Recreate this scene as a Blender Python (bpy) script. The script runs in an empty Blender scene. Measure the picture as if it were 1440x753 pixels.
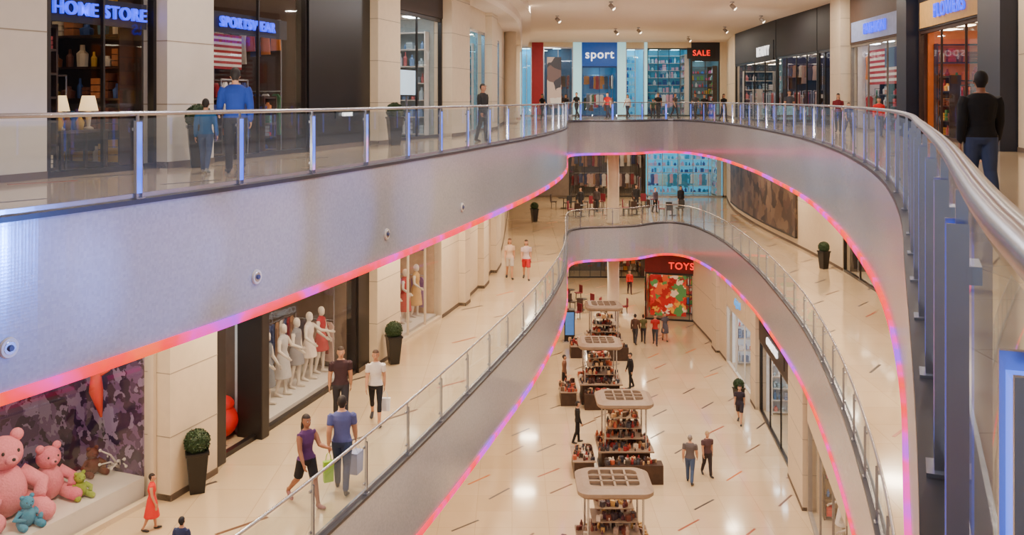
import bpy, math, random
import numpy as np
from mathutils import Vector, Matrix
from mathutils.geometry import tessellate_polygon
random.seed(7)
CZ=13.9; L1=6.3; L2=12.6; TOP=18.35; FAS=1.9
def lin(c): return tuple((x/12.92 if x<=0.04045 else ((x+0.055)/1.055)**2.4) for x in c)
def C(r,g,b): return lin((r/255,g/255,b/255))
_m={}
def M(name,col,rough=.5,metal=0,es=0,ecol=None,var=.08,scale=5,coat=0,bump=0):
    if name in _m: return _m[name]
    m=bpy.data.materials.new(name); m.use_nodes=True; nt=m.node_tree; b=nt.nodes['Principled BSDF']
    tc=nt.nodes.new('ShaderNodeTexCoord'); n=nt.nodes.new('ShaderNodeTexNoise'); n.inputs['Scale'].default_value=scale; n.inputs['Detail'].default_value=3
    nt.links.new(tc.outputs['Object'],n.inputs['Vector'])
    r=nt.nodes.new('ShaderNodeValToRGB'); r.color_ramp.elements[0].position=.3; r.color_ramp.elements[1].position=.7
    r.color_ramp.elements[0].color=(*[max(0,c*(1-var)) for c in col],1); r.color_ramp.elements[1].color=(*[min(1,c*(1+var)) for c in col],1)
    nt.links.new(n.outputs['Fac'],r.inputs[0]); nt.links.new(r.outputs[0],b.inputs['Base Color'])
    b.inputs['Roughness'].default_value=rough; b.inputs['Metallic'].default_value=metal
    b.inputs['Coat Weight'].default_value=coat
    if es:
        b.inputs['Emission Color'].default_value=(*(ecol or col),1); b.inputs['Emission Strength'].default_value=es
    if bump:
        bp=nt.nodes.new('ShaderNodeBump'); bp.inputs['Strength'].default_value=bump; bp.inputs['Distance'].default_value=.02
        nt.links.new(n.outputs['Fac'],bp.inputs['Height']); nt.links.new(bp.outputs[0],b.inputs['Normal'])
    _m[name]=m; return m
def K(r,g,b,rough=.6,es=0):
    return M('paint_%d_%d_%d_%d_%d'%(r,g,b,int(rough*10),int(es*10)),C(r,g,b),rough,es=es)

# ---------- special materials
def glass_mat(name,tint=(.95,.97,1),milk=0,k=.7):
    m=bpy.data.materials.new(name); m.use_nodes=True; nt=m.node_tree; nt.nodes.clear()
    o=nt.nodes.new('ShaderNodeOutputMaterial'); t=nt.nodes.new('ShaderNodeBsdfTransparent'); t.inputs[0].default_value=(*tint,1)
    g=nt.nodes.new('ShaderNodeBsdfGlossy'); g.inputs['Roughness'].default_value=.02; g.inputs[0].default_value=(.85,.93,1,1)
    lw=nt.nodes.new('ShaderNodeLayerWeight'); p=nt.nodes.new('ShaderNodeMath'); p.operation='POWER'; p.inputs[1].default_value=4.5
    nt.links.new(lw.outputs['Facing'],p.inputs[0]); ma=nt.nodes.new('ShaderNodeMath'); ma.operation='MULTIPLY_ADD'; ma.inputs[1].default_value=k; ma.inputs[2].default_value=.06
    nt.links.new(p.outputs[0],ma.inputs[0])
    mx=nt.nodes.new('ShaderNodeMixShader'); nt.links.new(ma.outputs[0],mx.inputs[0]); nt.links.new(t.outputs[0],mx.inputs[1]); nt.links.new(g.outputs[0],mx.inputs[2])
    last=mx
    if milk:
        d=nt.nodes.new('ShaderNodeBsdfDiffuse'); d.inputs[0].default_value=(.55,.66,.78,1)
        m2=nt.nodes.new('ShaderNodeMixShader'); m2.inputs[0].default_value=milk
        nt.links.new(mx.outputs[0],m2.inputs[1]); nt.links.new(d.outputs[0],m2.inputs[2]); last=m2
    nt.links.new(last.outputs[0],o.inputs[0]); return m
GL=glass_mat('railing_glass',(.88,.93,.95),milk=.07,k=.42)
SG=glass_mat('shop_glass',k=.22)
def floor_mat():
    m=bpy.data.materials.new('polished_stone'); m.use_nodes=True; nt=m.node_tree; b=nt.nodes['Principled BSDF']
    tc=nt.nodes.new('ShaderNodeTexCoord'); br=nt.nodes.new('ShaderNodeTexBrick')
    br.inputs['Scale'].default_value=1; br.offset=0; br.inputs['Brick Width'].default_value=1.2; br.inputs['Row Height'].default_value=1.2
    br.inputs['Mortar Size'].default_value=.006
    br.inputs['Color1'].default_value=(*C(218,194,158),1); br.inputs['Color2'].default_value=(*C(211,186,149),1); br.inputs['Mortar'].default_value=(*C(184,158,122),1)
    nt.links.new(tc.outputs['Object'],br.inputs['Vector'])
    n=nt.nodes.new('ShaderNodeTexNoise'); n.inputs['Scale'].default_value=.8; n.inputs['Detail'].default_value=6
    nt.links.new(tc.outputs['Object'],n.inputs['Vector'])
    mx=nt.nodes.new('ShaderNodeMix'); mx.data_type='RGBA'; mx.blend_type='MULTIPLY'; mx.inputs[0].default_value=.15
    nt.links.new(br.outputs['Color'],mx.inputs[6]); nt.links.new(n.outputs['Fac'],mx.inputs[7])
    nt.links.new(mx.outputs[2],b.inputs['Base Color']); b.inputs['Roughness'].default_value=.14; b.inputs['Coat Weight'].default_value=.45; b.inputs['Coat Roughness'].default_value=.07
    return m
FL=floor_mat()
def fascia_mat():
    m=bpy.data.materials.new('silver_fascia'); m.use_nodes=True; nt=m.node_tree; b=nt.nodes['Principled BSDF']
    tc=nt.nodes.new('ShaderNodeTexCoord'); v=nt.nodes.new('ShaderNodeTexVoronoi'); v.inputs['Scale'].default_value=26; v.inputs['Randomness'].default_value=.1
    nt.links.new(tc.outputs['Object'],v.inputs['Vector'])
    r=nt.nodes.new('ShaderNodeValToRGB'); r.color_ramp.elements[0].color=(*C(174,180,192),1); r.color_ramp.elements[1].color=(*C(190,196,208),1)
    nt.links.new(v.outputs['Color'],r.inputs[0]); nt.links.new(r.outputs[0],b.inputs['Base Color'])
    b.inputs['Metallic'].default_value=.35; b.inputs['Roughness'].default_value=.2
    bp=nt.nodes.new('ShaderNodeBump'); bp.inputs['Strength'].default_value=.06; bp.inputs['Distance'].default_value=.01
    nt.links.new(v.outputs['Distance'],bp.inputs['Height']); nt.links.new(bp.outputs[0],b.inputs['Normal']); return m
FM=fascia_mat()
def led_mat():
    m=bpy.data.materials.new('led_colour_strip'); m.use_nodes=True; nt=m.node_tree; b=nt.nodes['Principled BSDF']
    tc=nt.nodes.new('ShaderNodeTexCoord'); n=nt.nodes.new('ShaderNodeTexNoise'); n.inputs['Scale'].default_value=.6; n.inputs['Detail'].default_value=3
    nt.links.new(tc.outputs['Object'],n.inputs['Vector'])
    r=nt.nodes.new('ShaderNodeValToRGB'); e=r.color_ramp.elements
    e[0].position=.32; e[0].color=(.3,.04,1,1); e[1].position=.72; e[1].color=(1,.07,.005,1)
    for p,c in ((.41,(.65,.02,.7,1)),(.46,(1,.015,.3,1)),(.53,(1,.01,.06,1)),(.6,(1,.025,.01,1)),(.65,(1,.1,.01,1))):
        x=e.new(p); x.color=c
    nt.links.new(n.outputs['Fac'],r.inputs[0]); nt.links.new(r.outputs[0],b.inputs['Emission Color']); b.inputs['Emission Strength'].default_value=1.9
    b.inputs['Base Color'].default_value=(.15,.01,.03,1); b.inputs['Roughness'].default_value=.7; b.inputs['Specular IOR Level'].default_value=.1; return m
LEDM=led_mat()
def postled_mat():
    m=bpy.data.materials.new('post_led'); m.use_nodes=True; nt=m.node_tree; b=nt.nodes['Principled BSDF']
    tc=nt.nodes.new('ShaderNodeTexCoord'); n=nt.nodes.new('ShaderNodeTexNoise'); n.inputs['Scale'].default_value=1.6
    nt.links.new(tc.outputs['Object'],n.inputs['Vector'])
    r=nt.nodes.new('ShaderNodeValToRGB'); e=r.color_ramp.elements
    e[0].position=.45; e[0].color=(.01,.09,1,1); e[1].position=.68; e[1].color=(.85,.25,.5,1); x=e.new(.57); x.color=(.1,.2,1,1)
    nt.links.new(n.outputs['Fac'],r.inputs[0]); nt.links.new(r.outputs[0],b.inputs['Emission Color']); b.inputs['Emission Strength'].default_value=1.8
    b.inputs['Base Color'].default_value=(.1,.15,.4,1); return m
PLED=postled_mat()
def mural_mat(name,cols,scale=3,es=.6):
    m=bpy.data.materials.new(name); m.use_nodes=True; nt=m.node_tree; b=nt.nodes['Principled BSDF']
    tc=nt.nodes.new('ShaderNodeTexCoord'); v=nt.nodes.new('ShaderNodeTexVoronoi'); v.inputs['Scale'].default_value=scale
    n=nt.nodes.new('ShaderNodeTexNoise'); n.inputs['Scale'].default_value=scale*.7
    nt.links.new(tc.outputs['Object'],n.inputs['Vector'])
    mxv=nt.nodes.new('ShaderNodeMix'); mxv.data_type='RGBA'; mxv.inputs[0].default_value=.35
    nt.links.new(tc.outputs['Object'],mxv.inputs[6]); nt.links.new(n.outputs['Color'],mxv.inputs[7]); nt.links.new(mxv.outputs[2],v.inputs['Vector'])
    s=nt.nodes.new('ShaderNodeSeparateColor'); nt.links.new(v.outputs['Color'],s.inputs[0])
    r=nt.nodes.new('ShaderNodeValToRGB'); r.color_ramp.interpolation='CONSTANT'; e=r.color_ramp.elements
    e[0].color=(*C(*cols[0]),1); e[1].position=1/len(cols); e[1].color=(*C(*cols[1]),1)
    for i in range(2,len(cols)):
        x=e.new(i/len(cols)); x.color=(*C(*cols[i]),1)
    nt.links.new(s.outputs[0],r.inputs[0]); nt.links.new(r.outputs[0],b.inputs['Base Color']); nt.links.new(r.outputs[0],b.inputs['Emission Color'])
    b.inputs['Emission Strength'].default_value=es; b.inputs['Roughness'].default_value=.4; return m
CREAM=M('cream_wall',C(216,198,170),.5,var=.03); WHITE=M('white_panel',C(216,208,198),.4,var=.02)
CEIL=M('ceiling_plaster',C(230,216,200),.8,var=.02); DARK=M('dark_frame',C(34,28,26),.35); NAVY=M('navy_panel',C(24,30,48),.4)
STEEL=M('brushed_steel',C(186,188,196),.25,metal=.9,var=.05); TRIM=M('dark_trim',C(56,56,62),.4)
WOODB=M('dark_wood',C(58,36,24),.5,var=.3); TAUPE=M('kiosk_taupe',C(146,124,104),.5)
LWARM=M('light_panel_warm',C(255,236,205),es=9,ecol=(1,.8,.54)); LDIM=M('light_panel_dim',C(255,225,180),es=8,ecol=(1,.8,.56)); LKSK=M('kiosk_lamp',C(255,236,205),es=3.5,ecol=(1,.82,.6))
LCYAN=M('light_panel_cyan',C(190,240,255),es=14,ecol=(.38,.82,1)); LWHT=M('light_panel_white',C(250,250,255),es=14,ecol=(.9,.97,1))
BLUET=M('blue_sign_light',(0.01,.03,1),es=2.2,ecol=(.005,.03,1)); WHT=M('white_sign_light',(1,1,1),es=1.3); REDT=M('red_sign_light',(1,.02,.01),es=1.6,ecol=(1,.01,.005))

# ---------- mesh builder
class MB:
    def __init__(s): s.v=[];s.f=[];s.m=[];s.mats=[]
    def mi(s,mat):
        if mat not in s.mats: s.mats.append(mat)
        return s.mats.index(mat)
    def add(s,vs,fs,mat):
        o=len(s.v); s.v+= [tuple(v) for v in vs]; k=s.mi(mat)
        for f in fs: s.f.append(tuple(i+o for i in f)); s.m.append(k)
    def hexa(s,p,mat): s.add(p,[(0,3,2,1),(4,5,6,7),(0,1,5,4),(1,2,6,5),(2,3,7,6),(3,0,4,7)],mat)
    def box(s,c,d,mat,rot=0,taper=1):
        x,y,z=c; a,b,h=d[0]/2,d[1]/2,d[2]/2; cr,sr=math.cos(rot),math.sin(rot); P=[]
        for zz,k in ((-h,taper),(h,1)):
            for (i,j) in ((-1,-1),(1,-1),(1,1),(-1,1)):
                u,w=i*a*k,j*b*k; P.append((x+u*cr-w*sr,y+u*sr+w*cr,z+zz))
        s.hexa(P,mat)
    def fbox(s,F,s0,s1,n0,n1,z0,z1,mat):
        P=[]
        for z in (z0,z1):
            for a,n in ((s0,n0),(s1,n0),(s1,n1),(s0,n1)):
                q=F[0]+F[1]*a+F[2]*n; P.append((q.x,q.y,z))
        s.hexa(P,mat)
    def fquad(s,F,s0,s1,n,z0,z1,mat):
        P=[]
        for a,z in ((s0,z0),(s1,z0),(s1,z1),(s0,z1)):
            q=F[0]+F[1]*a+F[2]*n; P.append((q.x,q.y,z))
        s.add(P,[(0,1,2,3)],mat)
    def tube(s,pts,rs,mat,n=10,ell=None,up=None):
        pts=[Vector(p) for p in pts]; V=[];Fc=[]
        ref=Vector(up) if up else None
        for i,p in enumerate(pts):
            t=(pts[min(i+1,len(pts)-1)]-pts[max(i-1,0)]).normalized()
            u=ref if ref else (Vector((1,0,0)) if abs(t.x)<.9 else Vector((0,1,0)))
            a=(u-t*u.dot(t)).normalized(); b=t.cross(a)
            r=rs[i]; ra,rb=(r if isinstance(r,tuple) else (r,r))
            for k in range(n):
                th=2*math.pi*k/n; V.append(p+a*ra*math.cos(th)+b*rb*math.sin(th))
        for i in range(len(pts)-1):
            for k in range(n):
                k2=(k+1)%n; Fc.append((i*n+k,i*n+k2,(i+1)*n+k2,(i+1)*n+k))
        Fc.append(tuple(range(n))[::-1]); Fc.append(tuple((len(pts)-1)*n+k for k in range(n)))
        s.add(V,Fc,mat)
    def ell(s,c,r,mat,nu=12,nv=8):
        V=[(c[0],c[1],c[2]-r[2])];F=[]
        for i in range(1,nv):
            ph=-math.pi/2+math.pi*i/nv
            for k in range(nu):
                th=2*math.pi*k/nu; V.append((c[0]+r[0]*math.cos(ph)*math.cos(th),c[1]+r[1]*math.cos(ph)*math.sin(th),c[2]+r[2]*math.sin(ph)))
        V.append((c[0],c[1],c[2]+r[2])); T=len(V)-1
        for k in range(nu):
            k2=(k+1)%nu; F.append((0,1+k2,1+k)); F.append((T,1+(nv-2)*nu+k,1+(nv-2)*nu+k2))
            for i in range(nv-2): F.append((1+i*nu+k,1+i*nu+k2,1+(i+1)*nu+k2,1+(i+1)*nu+k))
        s.add(V,F,mat)
    def obj(s,name,smooth=False,parent=None,bevel=0):
        me=bpy.data.meshes.new(name); me.from_pydata(s.v,[],s.f); 
        for m in s.mats: me.materials.append(m)
        me.polygons.foreach_set('material_index',s.m)
        if smooth: me.polygons.foreach_set('use_smooth',[True]*len(s.f))
        me.update(); o=bpy.data.objects.new(name,me); bpy.context.scene.collection.objects.link(o)
        if parent: o.parent=parent
        if bevel:
            b=o.modifiers.new('bevel','BEVEL'); b.width=bevel; b.segments=2; b.limit_method='ANGLE'
        return o
def empty(name):
    e=bpy.data.objects.new(name,None); bpy.context.scene.collection.objects.link(e); e.empty_display_size=.2; return e

# ---------- paths
def cr(pts,closed=False,step=.35):
    P=[Vector(p) for p in pts]; n=len(P); out=[]
    rng=range(n) if closed else range(n-1)
    for i in rng:
        if closed: a,b,c,d=P[(i-1)%n],P[i],P[(i+1)%n],P[(i+2)%n]
        else: a,b,c,d=P[max(i-1,0)],P[i],P[i+1],P[min(i+2,n-1)]
        k=max(2,int((c-b).length/step))
        for j in range(k):
            t=j/k; out.append(.5*((2*b)+(c-a)*t+(2*a-5*b+4*c-d)*t*t+(3*b-a-3*c+d)*t**3))
    if not closed: out.append(P[-1])
    return out
EDGE=cr([(-7.0,7.2),(-5.55,10),(-4.7,12.1),(-3.95,14.1),(-3.25,16.3),(-1.95,20.8),(-0.6,26),(0.72,31.5),(1.75,37),(2.4,42),(2.72,47),(2.95,51),(3.35,53.6),(4.2,54.6),(6,54.9),(7.4,55.3),(8.6,56.6),(9.7,57.2),(10.7,56),(11.2,53),(11.35,49),(11.1,43),(10.7,38.5),(9.75,30.8),(8.4,23.8),(7.1,18.5),(6.06,14.9),(5.03,11.9),(4.1,9.45),(3.37,7.7),(2.47,5.5),(1.56,3.3),(.84,1.65),(.56,1.0),(.36,.4),(.1,-.35),(-.7,-1.3),(-2.2,-2.6),(-5,-3.2),(-8,-1.5),(-8.6,2.5)],True)
for _ in range(6): EDGE=[(EDGE[i-1]+EDGE[i]*2+EDGE[(i+1)%len(EDGE)])/4 for i in range(len(EDGE))]
def closed_normals(P):
    n=len(P); area=sum(P[i].x*P[(i+1)%n].y-P[(i+1)%n].x*P[i].y for i in range(n)); sg=1 if area>0 else -1
    N=[]
    for i in range(n):
        t=(P[(i+1)%n]-P[i-1]).normalized(); N.append(Vector((-t.y,t.x))*sg)
    return N
EN=closed_normals(EDGE)
def sweep(mb,prof,z,mat,P=EDGE,N=EN,closedprof=True,closed=True):
    n=len(P); k=len(prof); V=[];F=[]
    for p,nn in zip(P,N):
        for (a,h) in prof: q=p+nn*a; V.append((q.x,q.y,z+h))
    for i in range(n if closed else n-1):
        j=(i+1)%n
        for a in range(k if closedprof else k-1):
            b=(a+1)%k; F.append((i*k+a,i*k+b,j*k+b,j*k+a))
    mb.add(V,F,mat)
def slab(name,z):
    outer=[Vector((-26,-9,0)),Vector((31,-9,0)),Vector((31,80,0)),Vector((-26,80,0))]
    hole=[Vector((p.x,p.y,0)) for p in EDGE]
    tr=tessellate_polygon([outer,hole]); al=outer+hole; mb=MB()
    mb.add([(v.x,v.y,z) for v in al],tr,FL); mb.add([(v.x,v.y,z-FAS) for v in al],tr,CEIL)
    mb.obj(name)
g=MB(); g.box((2.5,35.5,-.1),(57,89,.2),FL); g.obj('floor')
slab('floor_balcony',L1); slab('floor_balcony',L2)
for z in (L1,L2):
    f=MB(); sweep(f,[(0,-FAS),(.06,-FAS),(.08,-.1),(.08,0.02),(-.12,.02)],z,FM,closedprof=False); f.obj('balcony_fascia')
    t=MB(); sweep(t,[(.08,-.03),(.1,-.03),(.1,.03),(-.1,.03),(-.1,.02)],z,TRIM); t.obj('trim_balcony_edge')
    l=MB(); sweep(l,[(-.02,-FAS-.1),(.1,-FAS-.1),(.11,-FAS+.03),(-.02,-FAS+.03)],z,LEDM); l.obj('led_strip_light',smooth=True)
    rail=empty('glass_railing')
    gl=MB(); sweep(gl,[(0,.08),(0,1.06)],z,GL,closedprof=False); gl.obj('glass_panels',True,rail)
    ch=MB(); sweep(ch,[(-.03,.02),(.02,.02),(.02,.1),(-.03,.1)],z,STEEL); ch.obj('base_channel',False,rail)
    hr=MB(); sweep(hr,[(.03*math.cos(a)-.0,1.12+.03*math.sin(a)) for a in [2*math.pi*i/12 for i in range(12)]],z,STEEL); hr.obj('handrail',True,rail)
    ps=MB(); acc=0; nxt=.9
    for i in range(len(EDGE)):
        a,b=EDGE[i],EDGE[(i+1)%len(EDGE)]; d=(b-a).length
        while acc+d>nxt:
            p=a+(b-a)*((nxt-acc)/d); t=(b-a).normalized(); nn=EN[i]; F=(p,t,nn)
            w_=.052 if z==L2 else .022
            ps.fbox(F,-w_-.005,-w_+.005,.005,.05,.03+z,z+1.03,STEEL); ps.fbox(F,w_-.005,w_+.005,.005,.05,.03+z,z+1.03,STEEL)
            if z==L2: ps.fbox(F,-.046,.046,.012,.044,.1+z,z+1.01,PLED)
            else: ps.fbox(F,-.02,.02,.01,.034,.1+z,z+1.0,STEEL)
            ps.fbox(F,-.015,.015,.005,.03,z+.98,z+1.1,STEEL)
            ps.fbox(F,-.075,.075,.0,.075,z+.025,z+.045,STEEL)
            for hz in (.2,.9): ps.fbox(F,-.06,.06,-.02,.01,z+hz,z+hz+.04,STEEL)
            nxt+=2.08 if not(p.y<9 and p.x>0) else 1.2
        acc+=d
    ps.obj('posts',False,rail)
def medallion(px_ratio):
    for i in range(len(EDGE)-1):
        a,b=EDGE[i],EDGE[i+1]
        if a.y>4 and b.y<40 and a.x<3 and (a.x-px_ratio*a.y)*(b.x-px_ratio*b.y)<=0:
            p=a; nn=EN[i]; break
    else: return
    mb=MB(); d=Vector((nn.x,nn.y,0)); c=Vector((p.x,p.y,11.2))+d*.07
    mb.tube([c,c+d*.03],[.115,.105],WHITE,24); mb.tube([c+d*.03,c+d*.035],[.075,.07],STEEL,24); mb.tube([c+d*.03,c+d*.06],[.04,.03],K(70,80,120),16)
    mb.obj('round_wall_fixture')
for px in (35,367,545,650): medallion((px-720)/1300)
dm=[K(74,66,64,.3),K(110,76,54,.3),K(156,72,40,.3),K(86,78,78,.3),K(205,110,30,.3)]
def inpoly(x,y,P=EDGE):
    c=False; n=len(P)
    for i in range(n):
        a,b=P[i],P[(i+1)%n]
        if (a.y>y)!=(b.y>y) and x<(b.x-a.x)*(y-a.y)/(b.y-a.y)+a.x: c=not c
    return c
for z in (0,L1,L2):
    mb=MB(); R=random.Random(3+int(z))
    for i in range(-9,12):
        for j in range(0,32):
            x=i*2.5+R.uniform(-.8,.8)+(j%2)*1.2+2; y=j*2.3+R.uniform(-.8,.8)
            if z>0 and (inpoly(x,y) or inpoly(x-.6,y) or inpoly(x+.6,y) or inpoly(x,y+.6) or inpoly(x,y-.6)): continue
            mb.box((x,y,z+.0015),(1.15 if z==0 else 1.0,.075,.003),dm[min(int(R.random()**1.6*5),4)],math.radians(48+R.uniform(-6,6)))
    mb.obj('floor_inlay_dashes')
c=MB(); c.box((2.5,35.5,TOP+.1),(57,89,.2),CEIL); c.obj('ceiling')

# ---------- walls and shops
WL=cr([(-14,2),(-11,8),(-8.9,12.3),(-7.3,16),(-5.75,20.5),(-4.65,24.4),(-3.55,28.4),(-2.2,33),(-1.25,38),(-.6,45),(-.35,58),(-.25,72)])
WR=cr([(3.0,-1),(3.6,2),(4.7,5),(6.2,8),(8.2,12),(10.6,17),(12.3,22),(13.6,28),(14.1,33),(14.6,40),(14.75,46),(14.7,54),(15.0,61),(15.6,66),(16.7,72)])
GR=cr([(5.6,13),(7.0,18),(8.6,24),(9.75,30),(10.2,33),(10.8,38.5),(11.2,44),(11.4,52),(11.3,58)])
BK=[Vector((-1,72)),Vector((20,72))]
def at(P,px):
    r=(px-720)/1300
    for a,b in zip(P[:-1],P[1:]):
        fa,fb=a.x-r*a.y,b.x-r*b.y
        if fa*fb<=0 and (a.y>0): return a+(b-a)*(fa/(fa-fb) if fa!=fb else 0)
    return P[0] if abs((P[0].x-r*P[0].y))<abs((P[-1].x-r*P[-1].y)) else P[-1]
def frame(P,pa,pb,sg):
    a,b=at(P,pa) if not isinstance(pa,Vector) else pa, at(P,pb) if not isinstance(pb,Vector) else pb
    d=b-a; L=d.length; t=d.normalized(); n=Vector((-t.y,t.x))*sg
    return (a,t,n),L
def wall(name,P,pa,pb,sg,z0,z1,mat,proud=.0,thick=.4,joints=True,base=True):
    F,L=frame(P,pa,pb,sg); mb=MB(); mb.fbox(F,0,L,-proud,thick,z0,z1,mat)
    if joints:
        z=z0+1.2
        while z<z1-.2: mb.fbox(F,-.004,L+.004,-proud-.004,thick,z,z+.02,K(160,146,128)); z+=1.2
    if base: mb.fbox(F,0,L,-proud-.02,0,z0,z0+.12,K(100,84,70))
    return mb.obj(name)
def longwall(name,P,s,e,sg,z0,z1,mat,step=4):
    a=at(P,s) if not isinstance(s,Vector) else s; b=at(P,e) if not isinstance(e,Vector) else e
    ia=min(range(len(P)),key=lambda i:(P[i]-a).length); ib=min(range(len(P)),key=lambda i:(P[i]-b).length)
    if ia>ib: ia,ib=ib,ia; a,b=b,a
    Q=[a]+P[ia+1:ib:step]+[b]; mb=MB()
    for p,q in zip(Q[:-1],Q[1:]):
        d=q-p
        if d.length<.01: continue
        t=d.normalized(); F=(p,t,Vector((-t.y,t.x))*sg); mb.fbox(F,0,d.length,0,.4,z0,z1,mat); mb.fbox(F,0,d.length,-.02,0,z0,z0+.12,K(100,84,70))
        mb.fbox(F,0,d.length,-.005,0,z0+2.4,z0+2.42,K(160,146,128))
    mb.obj(name)
def shelf(F,s0,s1,n,zf,h,rows,pal,seed,frame_m=WOODB,name='display_shelf'):
    R=random.Random(seed); mb=MB()
    mb.fbox(F,s0-.04,s0,n,n+.36,zf,zf+h,frame_m); mb.fbox(F,s1,s1+.04,n,n+.36,zf,zf+h,frame_m)
    for r in range(rows+1):
        z=zf+.1+r*(h-.14)/rows; mb.fbox(F,s0,s1,n,n+.34,z-.02,z+.02,frame_m)
        if r==rows: break
        s=s0+.05; hh=(h-.14)/rows
        while s<s1-.15:
            w=R.uniform(.1,.32); k=R.uniform(.3,.85)*hh; m=K(*R.choice(pal)); w=min(w,s1-s-.02); u=R.random()
            if u<.4: 
                for lv in range(3): mb.fbox(F,s,s+w,n+.05,n+.28,z+.02+k*lv/3,z+.02+k*(lv+.85)/3,m)
            else:
                q=F[0]+F[1]*(s+w/2)+F[2]*(n+.15); mb.tube([(q.x,q.y,z+.02),(q.x,q.y,z+.02+k*.6),(q.x,q.y,z+.02+k*.75),(q.x,q.y,z+.02+k)],[w*.4,w*.45,w*.2,w*.17],m,8)
            s+=w+R.uniform(.03,.14)
    return mb.obj(name)
def rack(F,s0,s1,n,zf,pal,seed,lo=None):
    R=random.Random(seed); mb=MB(); q0=F[0]+F[1]*s0+F[2]*n; q1=F[0]+F[1]*s1+F[2]*n; zt=zf+1.75; zl=zf if lo is None else lo
    mb.tube([(q0.x,q0.y,zl),(q0.x,q0.y,zt)],[.02,.02],STEEL,8); mb.tube([(q1.x,q1.y,zl),(q1.x,q1.y,zt)],[.02,.02],STEEL,8); mb.tube([(q0.x,q0.y,zt),(q1.x,q1.y,zt)],[.02,.02],STEEL,8)
    tiers=[zt] if lo is None else [zt,zt-1.75]
    for zz in tiers:
        s=s0+.15
        while s<s1-.12:
            m=K(*R.choice(pal)); ln=R.uniform(.65,1.1); w=.22
            V=[]
            for nn in (n-.03,n+.03):
                for (a,z) in ((-.1,0),(.1,0),(w,-.1),(w*.8,-ln*.45),(w,-ln),(-w,-ln),(-w*.8,-ln*.45),(-w,-.1)):
                    q=F[0]+F[1]*(s+a*.8)+F[2]*(nn+a*.3); V.append((q.x,q.y,zz-.06+z))
            mb.add(V,[tuple(range(8))[::-1],tuple(range(8,16))]+[(i,(i+1)%8,8+(i+1)%8,8+i) for i in range(8)],m); s+=R.uniform(.14,.4)
    if lo is not None: mb.tube([(q0.x,q0.y,zt-1.75),(q1.x,q1.y,zt-1.75)],[.02,.02],STEEL,8)
    return mb.obj('clothing_rack')
def sign(text,F,s,n,z,size,mat,backing=None,w=None,name='shop_sign'):
    q=F[0]+F[1]*s+F[2]*n; face=Vector((-F[2].x,-F[2].y,0)); up=Vector((0,0,1)); xr=up.cross(face)
    cu=bpy.data.curves.new('lettering','FONT'); cu.body=text; cu.size=size; cu.extrude=.03; cu.align_x='CENTER'; cu.align_y='CENTER'; cu.space_character=1.1; cu.offset=.008*size
    cu.materials.append(mat); o=bpy.data.objects.new('lettering',cu); bpy.context.scene.collection.objects.link(o)
    Mx=Matrix.Identity(4)
    for i,vv in enumerate((xr,up,face)):
        for k in range(3): Mx[k][i]=vv[k]
    pos=Vector((q.x,q.y,z))+face*.06; Mx[0][3],Mx[1][3],Mx[2][3]=pos
    o.matrix_world=Mx; w=w or size*len(text)*.75; mb=MB(); mb.fbox(F,s-w/2,s+w/2,n-.02,n+.04,z-size*.7,z+size*.7,backing or DARK)
    b=mb.obj(name); o.parent=b; return b
PAL={'home':[(190,120,70),(70,130,150),(235,215,180),(120,70,50),(210,160,50),(60,90,150),(160,60,60)],
 'tee':[(180,40,50),(230,225,220),(40,55,120),(110,110,115),(210,120,50),(60,110,70)],
 'cy':[(180,230,240),(60,160,200),(230,240,245),(40,80,150),(240,180,200)],
 'toy':[(230,30,30),(250,190,20),(40,130,220),(240,90,150),(70,170,60),(250,250,250)],
 'white':[(235,235,240),(180,200,210),(120,150,190),(60,70,80),(210,120,120)],
 'warm':[(220,100,30),(240,170,60),(120,60,30),(240,220,190),(170,40,40),(60,120,60)],
 'lux':[(90,70,74),(160,120,90),(190,160,150),(140,40,50),(220,210,200),(60,70,110)],
 'lilac':[(190,160,210),(225,215,225),(210,50,60),(140,100,160),(235,215,180)]}
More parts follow.
